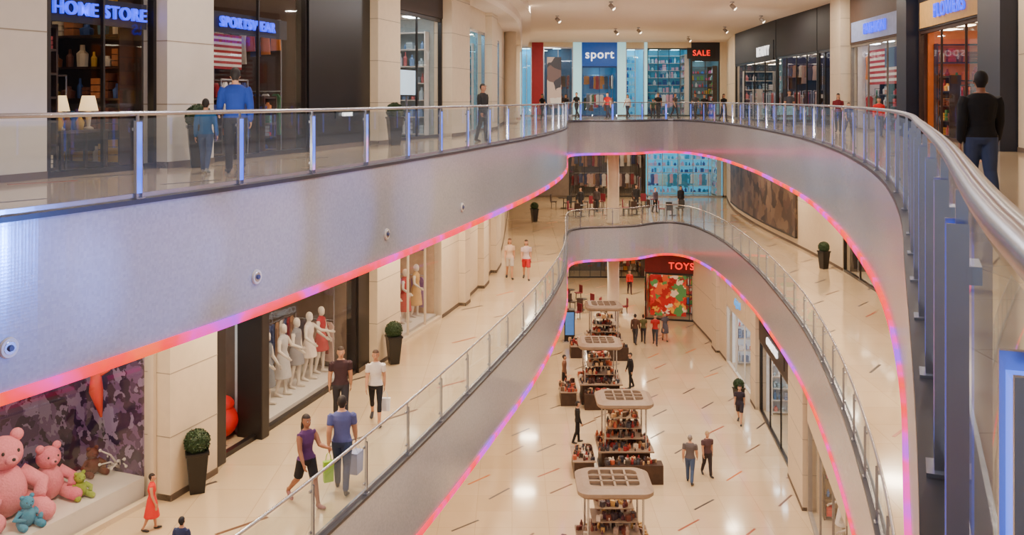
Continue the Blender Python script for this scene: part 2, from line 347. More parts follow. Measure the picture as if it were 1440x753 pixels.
def shop(P,pa,pb,sg,zf,zt,hop,pal,light=LWARM,fr=DARK,header=CREAM,back=None,depth=3,seed=1,goods='shelf',mull=2,glass=True,plinth=0,front=False):
    F,L=frame(P,pa,pb,sg); mb=MB(); back=back or CREAM
    if zt>zf+hop: mb.fbox(F,0,L,-.02,.35,zf+hop,zt,header)
    mb.fbox(F,-.05,.05,.3,depth,zf,zf+hop+.1,back); mb.fbox(F,L-.05,L+.05,.3,depth,zf,zf+hop+.1,back)
    mb.fbox(F,-.05,L+.05,depth,depth+.1,zf,zf+hop+.1,back); mb.fbox(F,0,L,.3,depth,zf+hop,zf+hop+.1,WHITE)
    mb.fbox(F,0,L,.02,.12,zf+hop-.12,zf+hop,fr); mb.fbox(F,0,.08,.0,.14,zf,zf+hop,fr); mb.fbox(F,L-.08,L,.0,.14,zf,zf+hop,fr)
    for i in range(1,mull): mb.fbox(F,L*i/mull-.02,L*i/mull+.02,.03,.1,zf,zf+hop,fr)
    mb.fbox(F,0,L,0,.14,zf,zf+.1,fr)
    if plinth: mb.fbox(F,.1,L-.1,.2,1.6,zf,zf+plinth,WHITE)
    k=max(1,int(L/1.6))
    for i in range(k):
        for nn in (.7,depth-.7): mb.fbox(F,L*(i+.5)/k-.3,L*(i+.5)/k+.3,nn-.2,nn+.2,zf+hop-.03,zf+hop-.005,light)
    o=mb.obj('shopfront')
    if glass:
        gb=MB(); gb.fquad(F,.08,L-.08,.06,zf+.1,zf+hop-.12,SG); gb.obj('window_pane',parent=o)
    fm=WHITE if pal in('white','cy') else WOODB
    garments=pal in ('tee','lux','lilac')
    if goods in('shelf','both'):
        n=max(1,int(L/2)); w=(L-.6)/n; hh=hop-.45
        for i in range(n):
            if garments and goods=='both' and i%3!=2: rack(F,.3+i*w+.08,.3+(i+1)*w-.08,depth-.3,zf+1.5,PAL[pal],seed*10+i,lo=zf)
            else: shelf(F,.3+i*w+.05,.3+(i+1)*w-.05,depth-.45,zf,hh,max(4,int(hh/.55)),PAL[pal],seed*10+i,fm)
        if depth>2.5 and L>1.5:
            F2=(F[0]+F[1]*(L-.45)+F[2]*.45,F[2],F[1])
            if garments and goods=='both': rack(F2,.1,depth-1.0,.15,zf+1.5,PAL[pal],seed*10+9,lo=zf)
            else: shelf(F2,.05,depth-1.0,0,zf,hh,max(4,int(hh/.55)),PAL[pal],seed*10+9,fm)
    if goods in('rack','both') and L>1.4: rack(F,.5,L-.7,depth*.5,zf,PAL[pal],seed+50)
    if front:
        R=random.Random(seed+77); s=.3
        while s<L-1.1:
            w=min(R.uniform(.9,1.5),L-.7-s)
            if R.random()<.5: shelf(F,s,s+w,.45,zf,R.uniform(1.2,2.1),4,PAL[pal],seed+int(s*10),fm)
            else: rack(F,s,s+w,.7,zf,PAL[pal],seed+int(s*10))
            s+=w+.35
    return F,L,o
def fp(F,s,n,z): q=F[0]+F[1]*s+F[2]*n; return (q.x,q.y,z)
# LEFT L2
longwall('wall_left',WL,WL[0],66,1,L2,TOP,WHITE)
F,L,_=shop(WL,66,220,1,L2,TOP,4.2,'home',LDIM,DARK,K(50,42,38),K(66,50,40),seed=1,goods='both',mull=2)
sign('HOME STORE',F,L*.5,.14,15.45,.33,BLUET,K(20,20,36),w=L*.9)
def table_lamp(p):
    mb=MB(); x,y,z=p; mb.tube([(x,y,z),(x,y,z+.03),(x,y,z+.06),(x,y,z+.3),(x,y,z+.36)],[.09,.09,.03,.06,.02],K(200,180,150),12)
    mb.tube([(x,y,z+.34),(x,y,z+.62)],[.17,.11],M('lamp_shade',C(255,220,160),es=1.5,ecol=(1,.65,.3)),16); mb.obj('table_lamp',True)
def table(F,s0,s1,n0,n1,z,h=.75,top=WOODB):
    mb=MB(); mb.fbox(F,s0,s1,n0,n1,z+h-.05,z+h,top)
    for s in (s0+.03,s1-.09):
        for n in (n0+.03,n1-.09): mb.fbox(F,s,s+.06,n,n+.06,z,z+h-.05,top)
    mb.obj('display_table',bevel=.005)
table(F,L*.3,L*.75,.5,1.1,L2); table_lamp(fp(F,L*.4,.8,L2+.75)); table_lamp(fp(F,L*.66,.8,L2+.75))
shelf(F,L*.05,L*.26,.5,L2,2.6,6,PAL['home'],401)
mb=MB(); R=random.Random(8)
for i in range(12):
    s=L*R.uniform(.31,.74); n=R.uniform(.58,1.02); h=R.uniform(.12,.32); q=fp(F,s,n,L2+.75); mb.tube([q,(q[0],q[1],q[2]+h*.5),(q[0],q[1],q[2]+h*.8),(q[0],q[1],q[2]+h)],[.05,.075,.03,.04],K(*R.choice(PAL['home'])),12)
mb.obj('ceramic_vases',True)
wall('column_shopfront',WL,220,286,1,L2,TOP,WHITE,.25)
F,L,_=shop(WL,286,432,1,L2,TOP,4.2,'tee',LDIM,DARK,K(40,34,36),K(76,56,48),seed=2,goods='both',mull=2,front=True)
sign('SPORTSWEAR',F,L*.42,.14,15.55,.32,BLUET,K(20,20,36),w=L*.8)
def flag(F,s,n,z,w,h):
    mb=MB()
    for i in range(13): mb.fbox(F,s-w/2,s+w/2,n,n+.02,z+h*i/13,z+h*(i+1)/13,K(160,30,36) if i%2==0 else K(225,218,210))
    mb.fbox(F,s-w/2,s-w*.1,n-.01,n,z+h*.46,z+h,K(30,40,100)); mb.obj('striped_flag')
flag(F,L*.45,1.0,L2+2.0,2.0,.8)
wall('shopfront_dark_panel',WL,432,518,1,L2,TOP,K(18,15,17,.3),.05,joints=False)
F,L=frame(WL,432,518,1); sign('GALERIE',F,L*.55,-.07,L2+.9,.14,WHT,K(18,15,17,.3),w=1.2)
wall('column_shopfront',WL,518,550,1,L2,TOP,CREAM,.3)
F,L,_=shop(WL,550,622,1,L2,TOP,4.1,'white',LWHT,DARK,K(50,38,34),K(150,160,160),seed=3,goods='both',mull=2)
mb=MB(); mb.fbox(F,L*.25,L*.65,.3,.36,L2+1.4,L2+2.3,DARK); mb.fbox(F,L*.27,L*.63,.29,.3,L2+1.45,L2+2.25,M('screen_glow',C(200,225,240),es=.9)); mb.fbox(F,L*.44,L*.46,.31,.35,L2,L2+1.4,STEEL); mb.fbox(F,L*.3,L*.6,.2,.45,L2,L2+.04,STEEL); mb.obj('display_screen')
wall('column_shopfront',WL,622,648,1,L2,TOP,CREAM,.35)
shop(WL,650,682,1,L2,TOP,4.1,'cy',LCYAN,STEEL,CREAM,K(130,200,220),seed=4,goods='both',mull=3)
wall('column_shopfront',WL,682,690,1,L2,TOP,CREAM,.3)
shop(WL,690,702,1,L2,TOP,4.1,'cy',LCYAN,STEEL,CREAM,K(130,200,220),seed=5,goods='both',mull=3)
longwall('wall_left',WL,702,WL[-1],1,L2,TOP,CREAM)
NL=[]
for i in range(len(WL)):
    t=(WL[min(i+1,len(WL)-1)]-WL[max(i-1,0)]).normalized(); NL.append(Vector((t.y,-t.x)))
mb=MB(); sweep(mb,[(-.3,4.95),(.9,4.95),(1.0,5.1),(1.0,5.4),(1.5,5.45),(1.5,5.74),(-.3,5.74)],L2,CEIL,WL,NL,closed=False); mb.obj('trim_ceiling_bulkhead')
def rcol(x,y,z0,z1,r):
    mb=MB(); mb.tube([(x,y,z0),(x,y,z0+.15),(x,y,z0+.16),(x,y,z1)],[r+.05,r+.05,r,r],CREAM,28); mb.obj('round_column',True)
rcol(-.1,50,L2,TOP,.33); rcol(.2,62,L2,TOP,.35); rcol(6.2,56.6,0,L1-FAS,.36); rcol(6.2,56.6,L1,L2-FAS,.36)
# LEFT L1
Z1=L2-FAS
longwall('wall_left',WL,WL[0],-160,1,L1,Z1,CREAM)
purple=mural_mat('purple_pattern_backdrop',[(50,32,60),(82,56,90),(110,80,120),(140,120,150),(66,38,66)],7,.08)
F,L,_=shop(WL,-160,220,1,L1,Z1,3.9,'lilac',LDIM,CREAM,CREAM,purple,seed=6,goods='',mull=1,plinth=.45)
FA,LA=F,L
wall('column_shopfront',WL,221,288,1,L1,Z1,CREAM,.3)
F,L,_=shop(WL,289,371,1,L1,Z1,3.0,'tee',LWHT,DARK,CREAM,K(235,230,225),seed=7,goods='rack',glass=False,mull=1)
mb=MB()
mb.fbox(F,0,.5,-.15,.5,L1,L1+3.1,DARK); mb.fbox(F,L-.3,L,-.15,.5,L1,L1+3.1,DARK); mb.fbox(F,0,L,-.15,.5,L1+2.85,L1+3.1,DARK); mb.obj('door_portal',bevel=.02)
q=fp(F,L*.75,.9,L1); mb=MB(); mb.ell((q[0],q[1],L1+.4),(.5,.5,.4),K(200,20,15,.5),20,12); mb.ell((q[0]+.1,q[1]+.05,L1+.75),(.3,.3,.2),K(200,20,15,.5),16,10); mb.obj('red_beanbag',True)
F,L,_=shop(WL,372,502,1,L1,Z1,3.7,'lux',LWARM,DARK,CREAM,K(104,84,70),seed=8,goods='both',mull=1,plinth=.15)
FB,LB=F,L
wall('shopfront_dark_panel',WL,502,517,1,L1,Z1,DARK,.05,joints=False)
wall('column_shopfront',WL,517,550,1,L1,Z1,CREAM,.3)
F,L,_=shop(WL,550,622,1,L1,Z1,3.7,'lilac',LWARM,CREAM,CREAM,K(205,175,140),seed=9,goods='both',mull=3,plinth=.15)
FC_,LC_=F,L
longwall('wall_left',WL,622,WL[-1],1,L1,Z1,CREAM)
for px in (645,672,690): wall('column_shopfront',WL,px,px+7,1,L1,Z1,CREAM,.25)
longwall('wall_left',WL,WL[0],WL[-1],1,0,L1-FAS,CREAM)
# RIGHT L2
SGN=-1
longwall('wall_right',WR,WR[0],1432,SGN,L2,TOP,CREAM)
wall('column_shopfront',WR,1431,1397,1,L2,TOP,NAVY,.2,joints=False)
def shopR(pa,pb,*a,**k): return shop(WR,pb,pa,SGN,*a,**k)
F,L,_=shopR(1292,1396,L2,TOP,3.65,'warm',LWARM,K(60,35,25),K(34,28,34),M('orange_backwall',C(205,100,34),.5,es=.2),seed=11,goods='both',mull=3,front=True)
sign('FLOWERS',F,L*.5,-.03,L2+4.15,.62,BLUET,K(205,160,90),w=L*.92)
wall('column_shopfront',WR,1291,1277,1,L2,TOP,NAVY,.2,joints=False)
F,L,_=shopR(1196,1276,L2,TOP,3.65,'tee',LWHT,K(120,110,100),K(80,60,50),K(210,195,190),seed=12,goods='both',mull=3,front=True)
sign('FASHION',F,L*.5,-.03,L2+4.15,.6,BLUET,K(150,165,210),w=L*.92)
flag(F,L*.5,.22,L2+1.9,3.6,1.4)
wall('column_shopfront',WR,1195,1180,1,L2,TOP,CREAM,.3)
F,L,_=shopR(1150,1179,L2,TOP,3.65,'lux',LDIM,DARK,K(34,30,34),K(60,50,46),seed=13,goods='both',mull=3,front=True)
F,L,_=shopR(1092,1149,L2,TOP,3.65,'lux',LDIM,DARK,K(24,22,28),K(56,46,46),seed=14,goods='both',mull=4,front=True)
F,L,_=shopR(1034,1091,L2,TOP,3.65,'white',LDIM,DARK,K(22,20,26),K(60,56,60),seed=15,goods='both',mull=4,front=True)
sign('BEAUTY',F,L*.25,-.03,L2+4.1,.8,WHT,K(20,18,24),w=4.8)
longwall('wall_right',WR,1033,WR[-1],SGN,L2,TOP,CREAM)
# RIGHT L1
longwall('wall_right',WR,WR[0],1262,SGN,L1,Z1,CREAM)
shopR(1186,1260,L1,Z1,3.4,'lux',LDIM,DARK,CREAM,K(70,60,56),seed=16,goods='both',mull=3)
longwall('wall_right',WR,1185,WR[-1],SGN,L1,Z1,CREAM)
pm=mural_mat('mural_print',[(96,74,58),(66,52,44),(112,90,72),(84,62,52),(52,42,38),(100,80,64)],2.6,.05)
mb=MB(); ms=[at(WR,p) for p in (1122,1105,1090,1075,1062,1050,1040,1030)]
for a,b in zip(ms[:-1],ms[1:]):
    t=(b-a).normalized(); n=Vector((t.y,-t.x))
    if n.x<0: n=-n
    Fm=(a,t,n); mb.fbox(Fm,0,(b-a).length+.02,-.14,-.04,L1+.5,L1+3.5,pm); mb.fbox(Fm,0,(b-a).length+.02,-.16,-.03,L1+.42,L1+.5,DARK); mb.fbox(Fm,0,(b-a).length+.02,-.16,-.03,L1+3.5,L1+3.58,DARK)
mb.obj('wall_mural')
# GROUND RIGHT
ZG=L1-FAS
longwall('wall_right',GR,GR[0],1192,-1,0,ZG,CREAM)
F,L,_=shop(GR,1190,1136,-1,0,ZG,3.1,'toy',LWARM,K(150,140,130),CREAM,K(220,190,150),seed=21,goods='both',mull=3)
wall('column_shopfront',GR,1135,1114,-1,0,ZG,CREAM,.15)
F,L,_=shop(GR,1113,1068,-1,0,ZG,3.2,'white',LWHT,DARK,K(44,36,34),K(225,232,240),seed=22,goods='both',mull=3)
sign('COSMETICS',F,L*.5,-.03,3.75,.42,WHT,K(40,34,34),w=4.6)
wall('column_shopfront',GR,1067,1060,-1,0,ZG,CREAM,.15)
F,L,_=shop(GR,1059,1022,-1,0,ZG,3.1,'white',LWHT,WHITE,CREAM,K(230,238,245,es=.3),seed=23,goods='both',mull=3)
sign('digital',F,L*.5,-.03,3.75,.5,M('sky_blue_letters',(.1,.4,.9),es=.6),CREAM,w=3.2)
longwall('wall_right',GR,1021,GR[-1],-1,0,ZG,CREAM)
wall('column_shopfront',GR,1012,1006,-1,0,ZG,CREAM,.2)
TS=[Vector((8.4,58.4)),Vector((12.4,57.4))]
toy=mural_mat('toy_mural',[(190,24,24),(225,160,50),(200,40,34),(230,205,175),(170,24,28),(80,140,76),(215,90,40),(150,20,26)],4.8,.2)
F,L,_=shop(TS,TS[0],TS[1],1,0,ZG,3.0,'toy',LWARM,DARK,K(110,14,16),toy,seed=24,goods='shelf',mull=3,depth=2.2)
mb=MB(); mb.fbox(F,L*.08,L*.62,.02,.05,.3,2.85,toy); mb.obj('window_poster')
sign('TOYS',F,L*.55,-.03,3.45,.6,REDT,K(100,8,10),w=2.6)
# BACK WALLS
def bkp(p): return BK[0]+Vector(((p-702)*.0554,0))
def shopB(pa,pb,*a,**k): return shop(BK,bkp(pa),bkp(pb),1,*a,**k)
def wallB(name,pa,pb,z0,z1,mat,proud=.1): return wall(name,BK,bkp(pa),bkp(pb),1,z0,z1,mat,proud,joints=False)
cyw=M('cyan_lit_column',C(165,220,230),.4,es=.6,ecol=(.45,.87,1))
wallB('column_shopfront',716,733,L2,TOP,cyw)
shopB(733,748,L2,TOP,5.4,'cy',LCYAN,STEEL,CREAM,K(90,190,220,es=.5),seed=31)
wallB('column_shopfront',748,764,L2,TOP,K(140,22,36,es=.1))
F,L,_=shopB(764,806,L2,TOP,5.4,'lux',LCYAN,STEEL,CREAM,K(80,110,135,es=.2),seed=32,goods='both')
mb=MB(); mb.fbox(F,.3,1.4,-.05,0,L2+1,L2+4.6,mural_mat('fashion_poster',[(60,60,70),(190,170,160),(110,90,90),(210,205,200)],1.6,.3)); mb.obj('poster')
wallB('column_shopfront',806,818,L2,TOP,cyw)
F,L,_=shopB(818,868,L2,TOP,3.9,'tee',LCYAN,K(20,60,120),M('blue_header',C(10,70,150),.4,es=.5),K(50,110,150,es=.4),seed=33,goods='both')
sign('sport',F,L*.5,-.03,L2+4.8,.95,WHT,M('blue_header',C(10,70,150)),w=2.6)
wallB('column_shopfront',868,880,L2,TOP,cyw)
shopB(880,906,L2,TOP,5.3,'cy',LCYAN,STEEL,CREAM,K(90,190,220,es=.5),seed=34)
wallB('column_shopfront',906,910,L2,TOP,cyw)
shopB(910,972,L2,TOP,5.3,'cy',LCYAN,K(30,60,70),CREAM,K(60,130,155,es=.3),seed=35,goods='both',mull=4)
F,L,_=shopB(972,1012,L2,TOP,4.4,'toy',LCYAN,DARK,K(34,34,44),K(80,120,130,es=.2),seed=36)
sign('SALE',F,L*.35,-.03,L2+4.9,.6,REDT,K(30,25,30),w=2.2)
wallB('column_shopfront',1012,1026,L2,TOP,CREAM,.2)
wallB('wall_back',712,800,L1,Z1,K(120,105,95))
shopB(800,908,L1,Z1,3.8,'lux',LDIM,DARK,CREAM,K(90,78,70),seed=41,goods='both',mull=5)
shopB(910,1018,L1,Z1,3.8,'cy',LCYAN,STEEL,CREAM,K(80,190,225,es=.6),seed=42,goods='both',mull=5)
wallB('wall_back',1018,1036,L1,Z1,CREAM)
wallB('wall_back',712,800,0,ZG,CREAM)
shopB(800,860,0,ZG,3.4,'lux',LDIM,DARK,CREAM,K(90,80,76),seed=43,goods='both',mull=4)
shopB(862,910,0,ZG,3.4,'warm',LWARM,DARK,CREAM,K(160,130,100),seed=44,goods='both',mull=4)
wallB('wall_back',910,1030,0,ZG,CREAM)
for nm,cx,cy,dx,dy in (('wall_outer_left',-26,35,.3,88),('wall_outer_right',31,35,.3,88),('wall_outer_back',2.5,80,57,.3)):
    mb=MB(); mb.box((cx,cy,TOP/2),(dx,dy,TOP),CREAM); mb.obj(nm)

# ---------- people
HEADR=(.076,.097,.117)
def figure(name,x,y,z,h,face=(0,1),stride=.3,top=(90,90,100),bottom=(40,42,55),skin=(190,140,110),hair=(40,28,22),shoe=(50,45,45),sleeve='short',legs='long',female=False,longhair=False,dress=None,aL=None,aR=None,vox=.011,mannequin=False,bulk=1.0,cap=False):
    mb=MB(); dm_=K(128,128,128)
    segs=[]
    hip=.09; 
    swL=stride; swR=-stride
    def leg(sd,a):
        hp=Vector((sd*hip,0,.92)); b=.08 if a>=0 else .15+abs(a)*.9
        if stride==0: b=.03
        kn=hp+Vector((sd*.005,math.sin(a),-math.cos(a)))*.43
        an=kn+Vector((0,math.sin(a-b),-math.cos(a-b)))*.41
        return hp,kn,an,a-b
    LL=leg(-1,swL); RR=leg(1,swR)
    low=min(LL[2].z,RR[2].z)-.085; off=-low
    def up(v): return v+Vector((0,0,off))
    ck=bulk
    for sd,(hp,kn,an,sh) in ((-1,LL),(1,RR)):
        hp,kn,an=up(hp),up(kn),up(an)
        if legs=='long': r=[.098,.09,.066,.062,.056,.052]
        else: r=[.09,.08,.052,.056,.04,.034]
        r=[q*ck for q in r]
        pts=[hp+Vector((0,0,.03)),hp.lerp(kn,.35),kn,kn.lerp(an,.3)-Vector((0,.012,0)),kn.lerp(an,.75),an]
        if legs=='short':
            pts=[hp+Vector((0,0,.03)),hp.lerp(kn,.4),hp.lerp(kn,.86),hp.lerp(kn,.9),kn,kn.lerp(an,.3)-Vector((0,.012,0)),kn.lerp(an,.75),an]; r=[.1*ck,.095*ck,.088*ck,.058,.054,.056,.04,.035]
        mb.tube(pts,r,dm_,14)
        pitch=max(-.9,min(.3,(sh)*.6)) if sh<0 else .12*sh
        fd=Vector((sd*.12,math.cos(pitch),math.sin(pitch))).normalized()
        heel=an+Vector((0,-.045,-.045)); toe=heel+fd*.235
        mb.tube([heel+Vector((0,-.012,.01)),heel+fd*.05,heel+fd*.13,heel+fd*.2,toe],[(.03,.038),(.037,.05),(.044,.038),(.045,.03),(.028,.018)],dm_,12,up=(1,0,0))
        mb.tube([an+Vector((0,0,.02)),heel+Vector((0,.02,.0))],[.045,.036],dm_,10)
        segs+= [(hp,kn,.09,'thigh'),(kn,an,.055,'shin'),(heel,toe,.035,'foot'),(an+Vector((0,0,-.03)),heel,.045,'foot')]
    W=.9 if female else 1
    prof=[(.84,.13,.095),(.90,.165*(1.04 if female else 1),.115),(.97,.165*(1.03 if female else 1),.115),(1.06,.14*W,.1),(1.14,.14*W,.1),(1.24,.158*W,.112+(.018 if female else 0)),(1.33,.178*W,.118),(1.41,.172*W,.1),(1.455,.12*W,.078),(1.485,.068,.062)]
    mb.tube([Vector((0,0.0,a+off)) for a,_,_ in prof],[(b*ck,c*ck) for _,b,c in prof],dm_,20,up=(1,0,0))
    mb.tube([(0,-.008,1.45+off),(0,.0,1.52+off),(0,.008,1.57+off)],[.06,.052,.052],dm_,12)
    segs+=[(Vector((0,0,.9+off)),Vector((0,0,1.38+off)),.14,'torso'),(Vector((0,0,1.50+off)),Vector((0,0,1.54+off)),.05,'neck')]
    for s_ in (-1,1): segs.append((Vector((0,0,1.40+off)),Vector((s_*.15*W,0,1.41+off)),.075,'torso'))
    hc=Vector((0,.015,1.628+off))
    segs.append((hc+Vector((0,0,-.03)),hc+Vector((0,0,.03)),.1,'head'))
    mb.ell(hc+Vector((0,-.005,.012)),HEADR,dm_,18,12); mb.ell(hc+Vector((0,.028,-.045)),(.056,.062,.068),dm_,14,10)
    if not mannequin:
        mb.tube([hc+Vector((0,.088,.01)),hc+Vector((0,.112,-.022)),hc+Vector((0,.095,-.034))],[.009,.016,.012],dm_,8)
        for s_ in (-1,1): mb.ell(hc+Vector((s_*.078,-.005,-.008)),(.012,.02,.032),dm_,8,6)
        mb.ell(hc+Vector((0,-.018,.028)),(.084,.1,.108),dm_,18,12)
        if longhair: mb.ell(hc+Vector((0,-.075,-.11)),(.082,.045,.17),dm_,14,10)
        if cap: mb.ell(hc+Vector((0,.09,.055)),(.06,.06,.014),dm_,14,6)
    hands=[]
    if aL is None: aL=(-stride*.9,.1,.25)
    if aR is None: aR=(stride*.9,.1,.25)
    for sd,(p,ab,el) in ((-1,aL),(1,aR)):
        sh=Vector((sd*.185*W*min(ck,1.1),0,1.405+off))
        d1=Vector((sd*math.sin(ab),math.sin(p)*math.cos(ab),-math.cos(p)*math.cos(ab)))
        e=sh+d1*.285; p2=p+el; ab2=ab*.4
        d2=Vector((sd*math.sin(ab2),math.sin(p2)*math.cos(ab2),-math.cos(p2)*math.cos(ab2))); w=e+d2*.25
        rr=[.062,.056,.048,.046,.036,.028] if sleeve!='long' else [.066,.062,.055,.052,.044,.038]
        mb.tube([sh+Vector((-sd*.03,0,.01)),sh.lerp(e,.25),e,e.lerp(w,.3),e.lerp(w,.8),w],[q*(.9 if female else 1)*min(ck,1.12) for q in rr],dm_,12)
        if sleeve=='short': mb.tube([sh,sh.lerp(e,.6),sh.lerp(e,.63)],[.068,.064,.05],dm_,12)
        n=Vector((-sd,0,0)); n=(n-d2*n.dot(d2)).normalized(); wd=d2.cross(n)
        if wd.y<0: wd=-wd
        pe=w+d2*.088
        mb.tube([w-d2*.01,w+d2*.03,w+d2*.065,pe],[(.026,.02),(.034,.017),(.04,.016),(.038,.013)],dm_,10,up=tuple(wd))
        for k,(o_,ln) in enumerate(((.029,.068),(.01,.078),(-.01,.072),(-.028,.056))):
            r0=pe+wd*o_-d2*.012; m1=r0+d2*ln*.5+n*.006; m2=m1+d2*ln*.33+n*ln*.2; m3=m2+d2*ln*.18+n*ln*.22
            mb.tube([r0,m1,m2,m3],[.0098,.0095,.0088,.0075],dm_,7)
        t0=w+d2*.03+wd*.026; mb.tube([t0,t0+wd*.024+d2*.02+n*.006,t0+wd*.03+d2*.05+n*.014],[.013,.0115,.009],dm_,7)
        segs+=[(sh,e,.055,'uparm'),(e,w,.042,'fore'),(w+d2*.01,pe+d2*.07,.03,'hand')]; hands.append(pe+d2*.05)
    if dress is not None:
        hem=dress+off
        mb.tube([(0,0,1.08+off),(0,0,.97+off),(0,0,hem+.02),(0,0,hem)],[(.14*W,.1),(.18,.135),(.235,.2+stride*.25),(.235,.2+stride*.25)],dm_,22,up=(1,0,0))
    tmp=mb.obj('tmp'); rm=tmp.modifiers.new('r','REMESH'); rm.mode='VOXEL'; rm.voxel_size=vox
    sm=tmp.modifiers.new('s','SMOOTH'); sm.factor=.5; sm.iterations=2
    dg=bpy.context.evaluated_depsgraph_get(); ev=tmp.evaluated_get(dg); me=ev.to_mesh()
    nv=len(me.vertices); co=np.empty(nv*3,np.float32); me.vertices.foreach_get('co',co); co=co.reshape(-1,3).astype(float)
    faces=[tuple(p.vertices) for p in me.polygons]; ev.to_mesh_clear()
    bpy.data.objects.remove(tmp)
    fc=np.array([co[list(f)].mean(0) for f in faces]); best=np.full(len(fc),1e9); lab=np.zeros(len(fc),int); tt=np.zeros(len(fc)); names=[]
    for i,(a,b,r,l) in enumerate(segs):
        a=np.array(a);b=np.array(b); d=b-a; t=np.clip(((fc-a)@d)/(d@d+1e-9),0,1); ds=np.linalg.norm(fc-(a+t[:,None]*d),axis=1)-r
        k=ds<best; best[k]=ds[k]; lab[k]=i; tt[k]=t[k]; names.append(l)
    nm=np.array(names)[lab]
    S=K(*skin,.55); H=K(*hair,.7); T=K(*top,.85); B=K(*bottom,.85); SH=K(*shoe,.5)
    mats=[S,H,T,B,SH,K(25,20,20,.3),K(150,80,75)]
    mi=np.zeros(len(fc),int)
    hem_t=.93+off
    mi[(nm=='torso')]=2; mi[(nm=='torso')&(fc[:,2]<hem_t)]=3; mi[nm=='thigh']=3
    mi[(nm=='thigh')&(fc[:,2]>hem_t)]=2
    if legs=='long': mi[nm=='shin']=3
    if legs=='short': mi[(nm=='thigh')&(tt>.88)]=0
    if legs=='capri': mi[(nm=='shin')&(tt<.45)]=3
    mi[nm=='foot']=4
    if sleeve=='long': mi[(nm=='uparm')|(nm=='fore')]=2
    if sleeve=='short': mi[(nm=='uparm')&(tt<.64)]=2
    if sleeve=='none': mi[(nm=='uparm')&(tt<.06)]=2
    mi[(nm=='neck')&(fc[:,2]<1.487+off)]=2
    mi[(nm=='torso')&(fc[:,2]>1.475+off)]=0
    if dress is not None:
        k=(fc[:,2]>dress+off-.01)&((nm=='torso')|(nm=='thigh')|(nm=='shin')); mi[k]=2
        mi[(nm=='shin')&(fc[:,2]<=dress+off-.01)]=0; mi[(nm=='thigh')&(fc[:,2]<=dress+off-.01)]=0
    q=fc-np.array(hc)
    if not mannequin:
        hd=(nm=='head')|(nm=='neck')
        hr=hd&(((q[:,2]>.062))|((q[:,1]<-.012)&(q[:,2]>-.02))|((q[:,1]<-.03)&(q[:,2]>-.085)))
        mi[hr]=1
        if longhair:
            e_=((q[:,0]/.095)**2+((q[:,1]+.075)/.06)**2+((q[:,2]+.11)/.19)**2)<1; mi[e_&(q[:,1]<-.02)]=1
    else: mi[(nm=='head')|(nm=='neck')]=0
    ex=MB()
    if not mannequin:
        for s_ in (-1,1):
            ex.ell(hc+Vector((s_*.03,.084,.01)),(.013,.008,.007),K(235,230,225),8,6); ex.ell(hc+Vector((s_*.03,.09,.01)),(.0065,.005,.0065),mats[5],8,6)
            ex.tube([hc+Vector((s_*.016,.091,.03)),hc+Vector((s_*.044,.083,.032))],[.004,.003],H,6)
        ex.tube([hc+Vector((-.022,.083,-.062)),hc+Vector((0,.092,-.062)),hc+Vector((.022,.083,-.062))],[.003,.007,.003],mats[6],6)
    V=list(map(tuple,co)); Fs=list(faces); base=len(V); V+=ex.v
    for f in ex.f: Fs.append(tuple(i+base for i in f))
    MI=[int(a) for a in mi]
    for k in ex.m:
        mt=ex.mats[k]
        if mt not in mats: mats.append(mt)
        MI.append(mats.index(mt))
    sc=h/1.75; Fv=Vector(face).normalized(); Mx=Matrix(((Fv.y*sc,Fv.x*sc,0,x),(-Fv.x*sc,Fv.y*sc,0,y),(0,0,sc,z),(0,0,0,1)))
    me=bpy.data.meshes.new(name); me.from_pydata(V,[],Fs)
    for m in mats: me.materials.append(m)
    me.polygons.foreach_set('material_index',MI); me.polygons.foreach_set('use_smooth',[True]*len(Fs)); me.transform(Mx); me.update()
    o=bpy.data.objects.new(name,me); bpy.context.scene.collection.objects.link(o)
    return o,[Mx@hd_ for hd_ in hands]
def bag(p,col,w=.3,h=.36,d=.1,rot=0,name='shopping_bag'):
    mb=MB(); x,y,z=p; mt=K(*col,.6); zt=z-.16; mb.box((x,y,zt-h/2),(w,d,h),mt,rot,taper=.9)
    cr_,sr=math.cos(rot),math.sin(rot)
    for s in (-1,1):
        pts=[]
        for k in range(9):
            a=math.pi*k/8; u=-math.cos(a)*w*.25; pts.append((x+u*cr_-s*d*.35*sr*(1-math.sin(a)),y+u*sr+s*d*.35*cr_*(1-math.sin(a)),zt+math.sin(a)*.16))
        mb.tube(pts,[.005]*9,mt,6)
    mb.obj(name,bevel=.01)
sk=(196,144,112); sk2=(146,98,74)
# L2
figure('man_in_blue_sweater',-4.85,16.2,L2,1.86,(-.35,1),.18,(16,52,140),(34,32,42),sk,(26,20,18),sleeve='long',vox=.01,bulk=1.1,aL=(.15,.12,.9),aR=(-.1,.12,.4))
figure('boy_in_blue_top',-5.4,16.3,L2,1.32,(-.1,1),.22,(20,84,134),(60,80,120),sk,(30,22,18),shoe=(150,150,150),sleeve='long',bulk=1.0)
figure('man_in_black_jacket',5.45,10.75,L2,1.63,(.15,1),.15,(14,14,18),(54,68,100),sk2,(18,15,15),sleeve='long',vox=.0095,bulk=1.16)
figure('man_in_dark_jacket',-.9,28.5,L2,1.78,(.8,-.6),.1,(24,22,24),(34,34,40),sk2,(16,14,14),sleeve='long',cap=True)
figure('girl_in_red_top',12.7,32,L2,1.38,(-.3,-1),.2,(200,20,25),(50,50,70),sk,(30,22,20),sleeve='long',vox=.013)
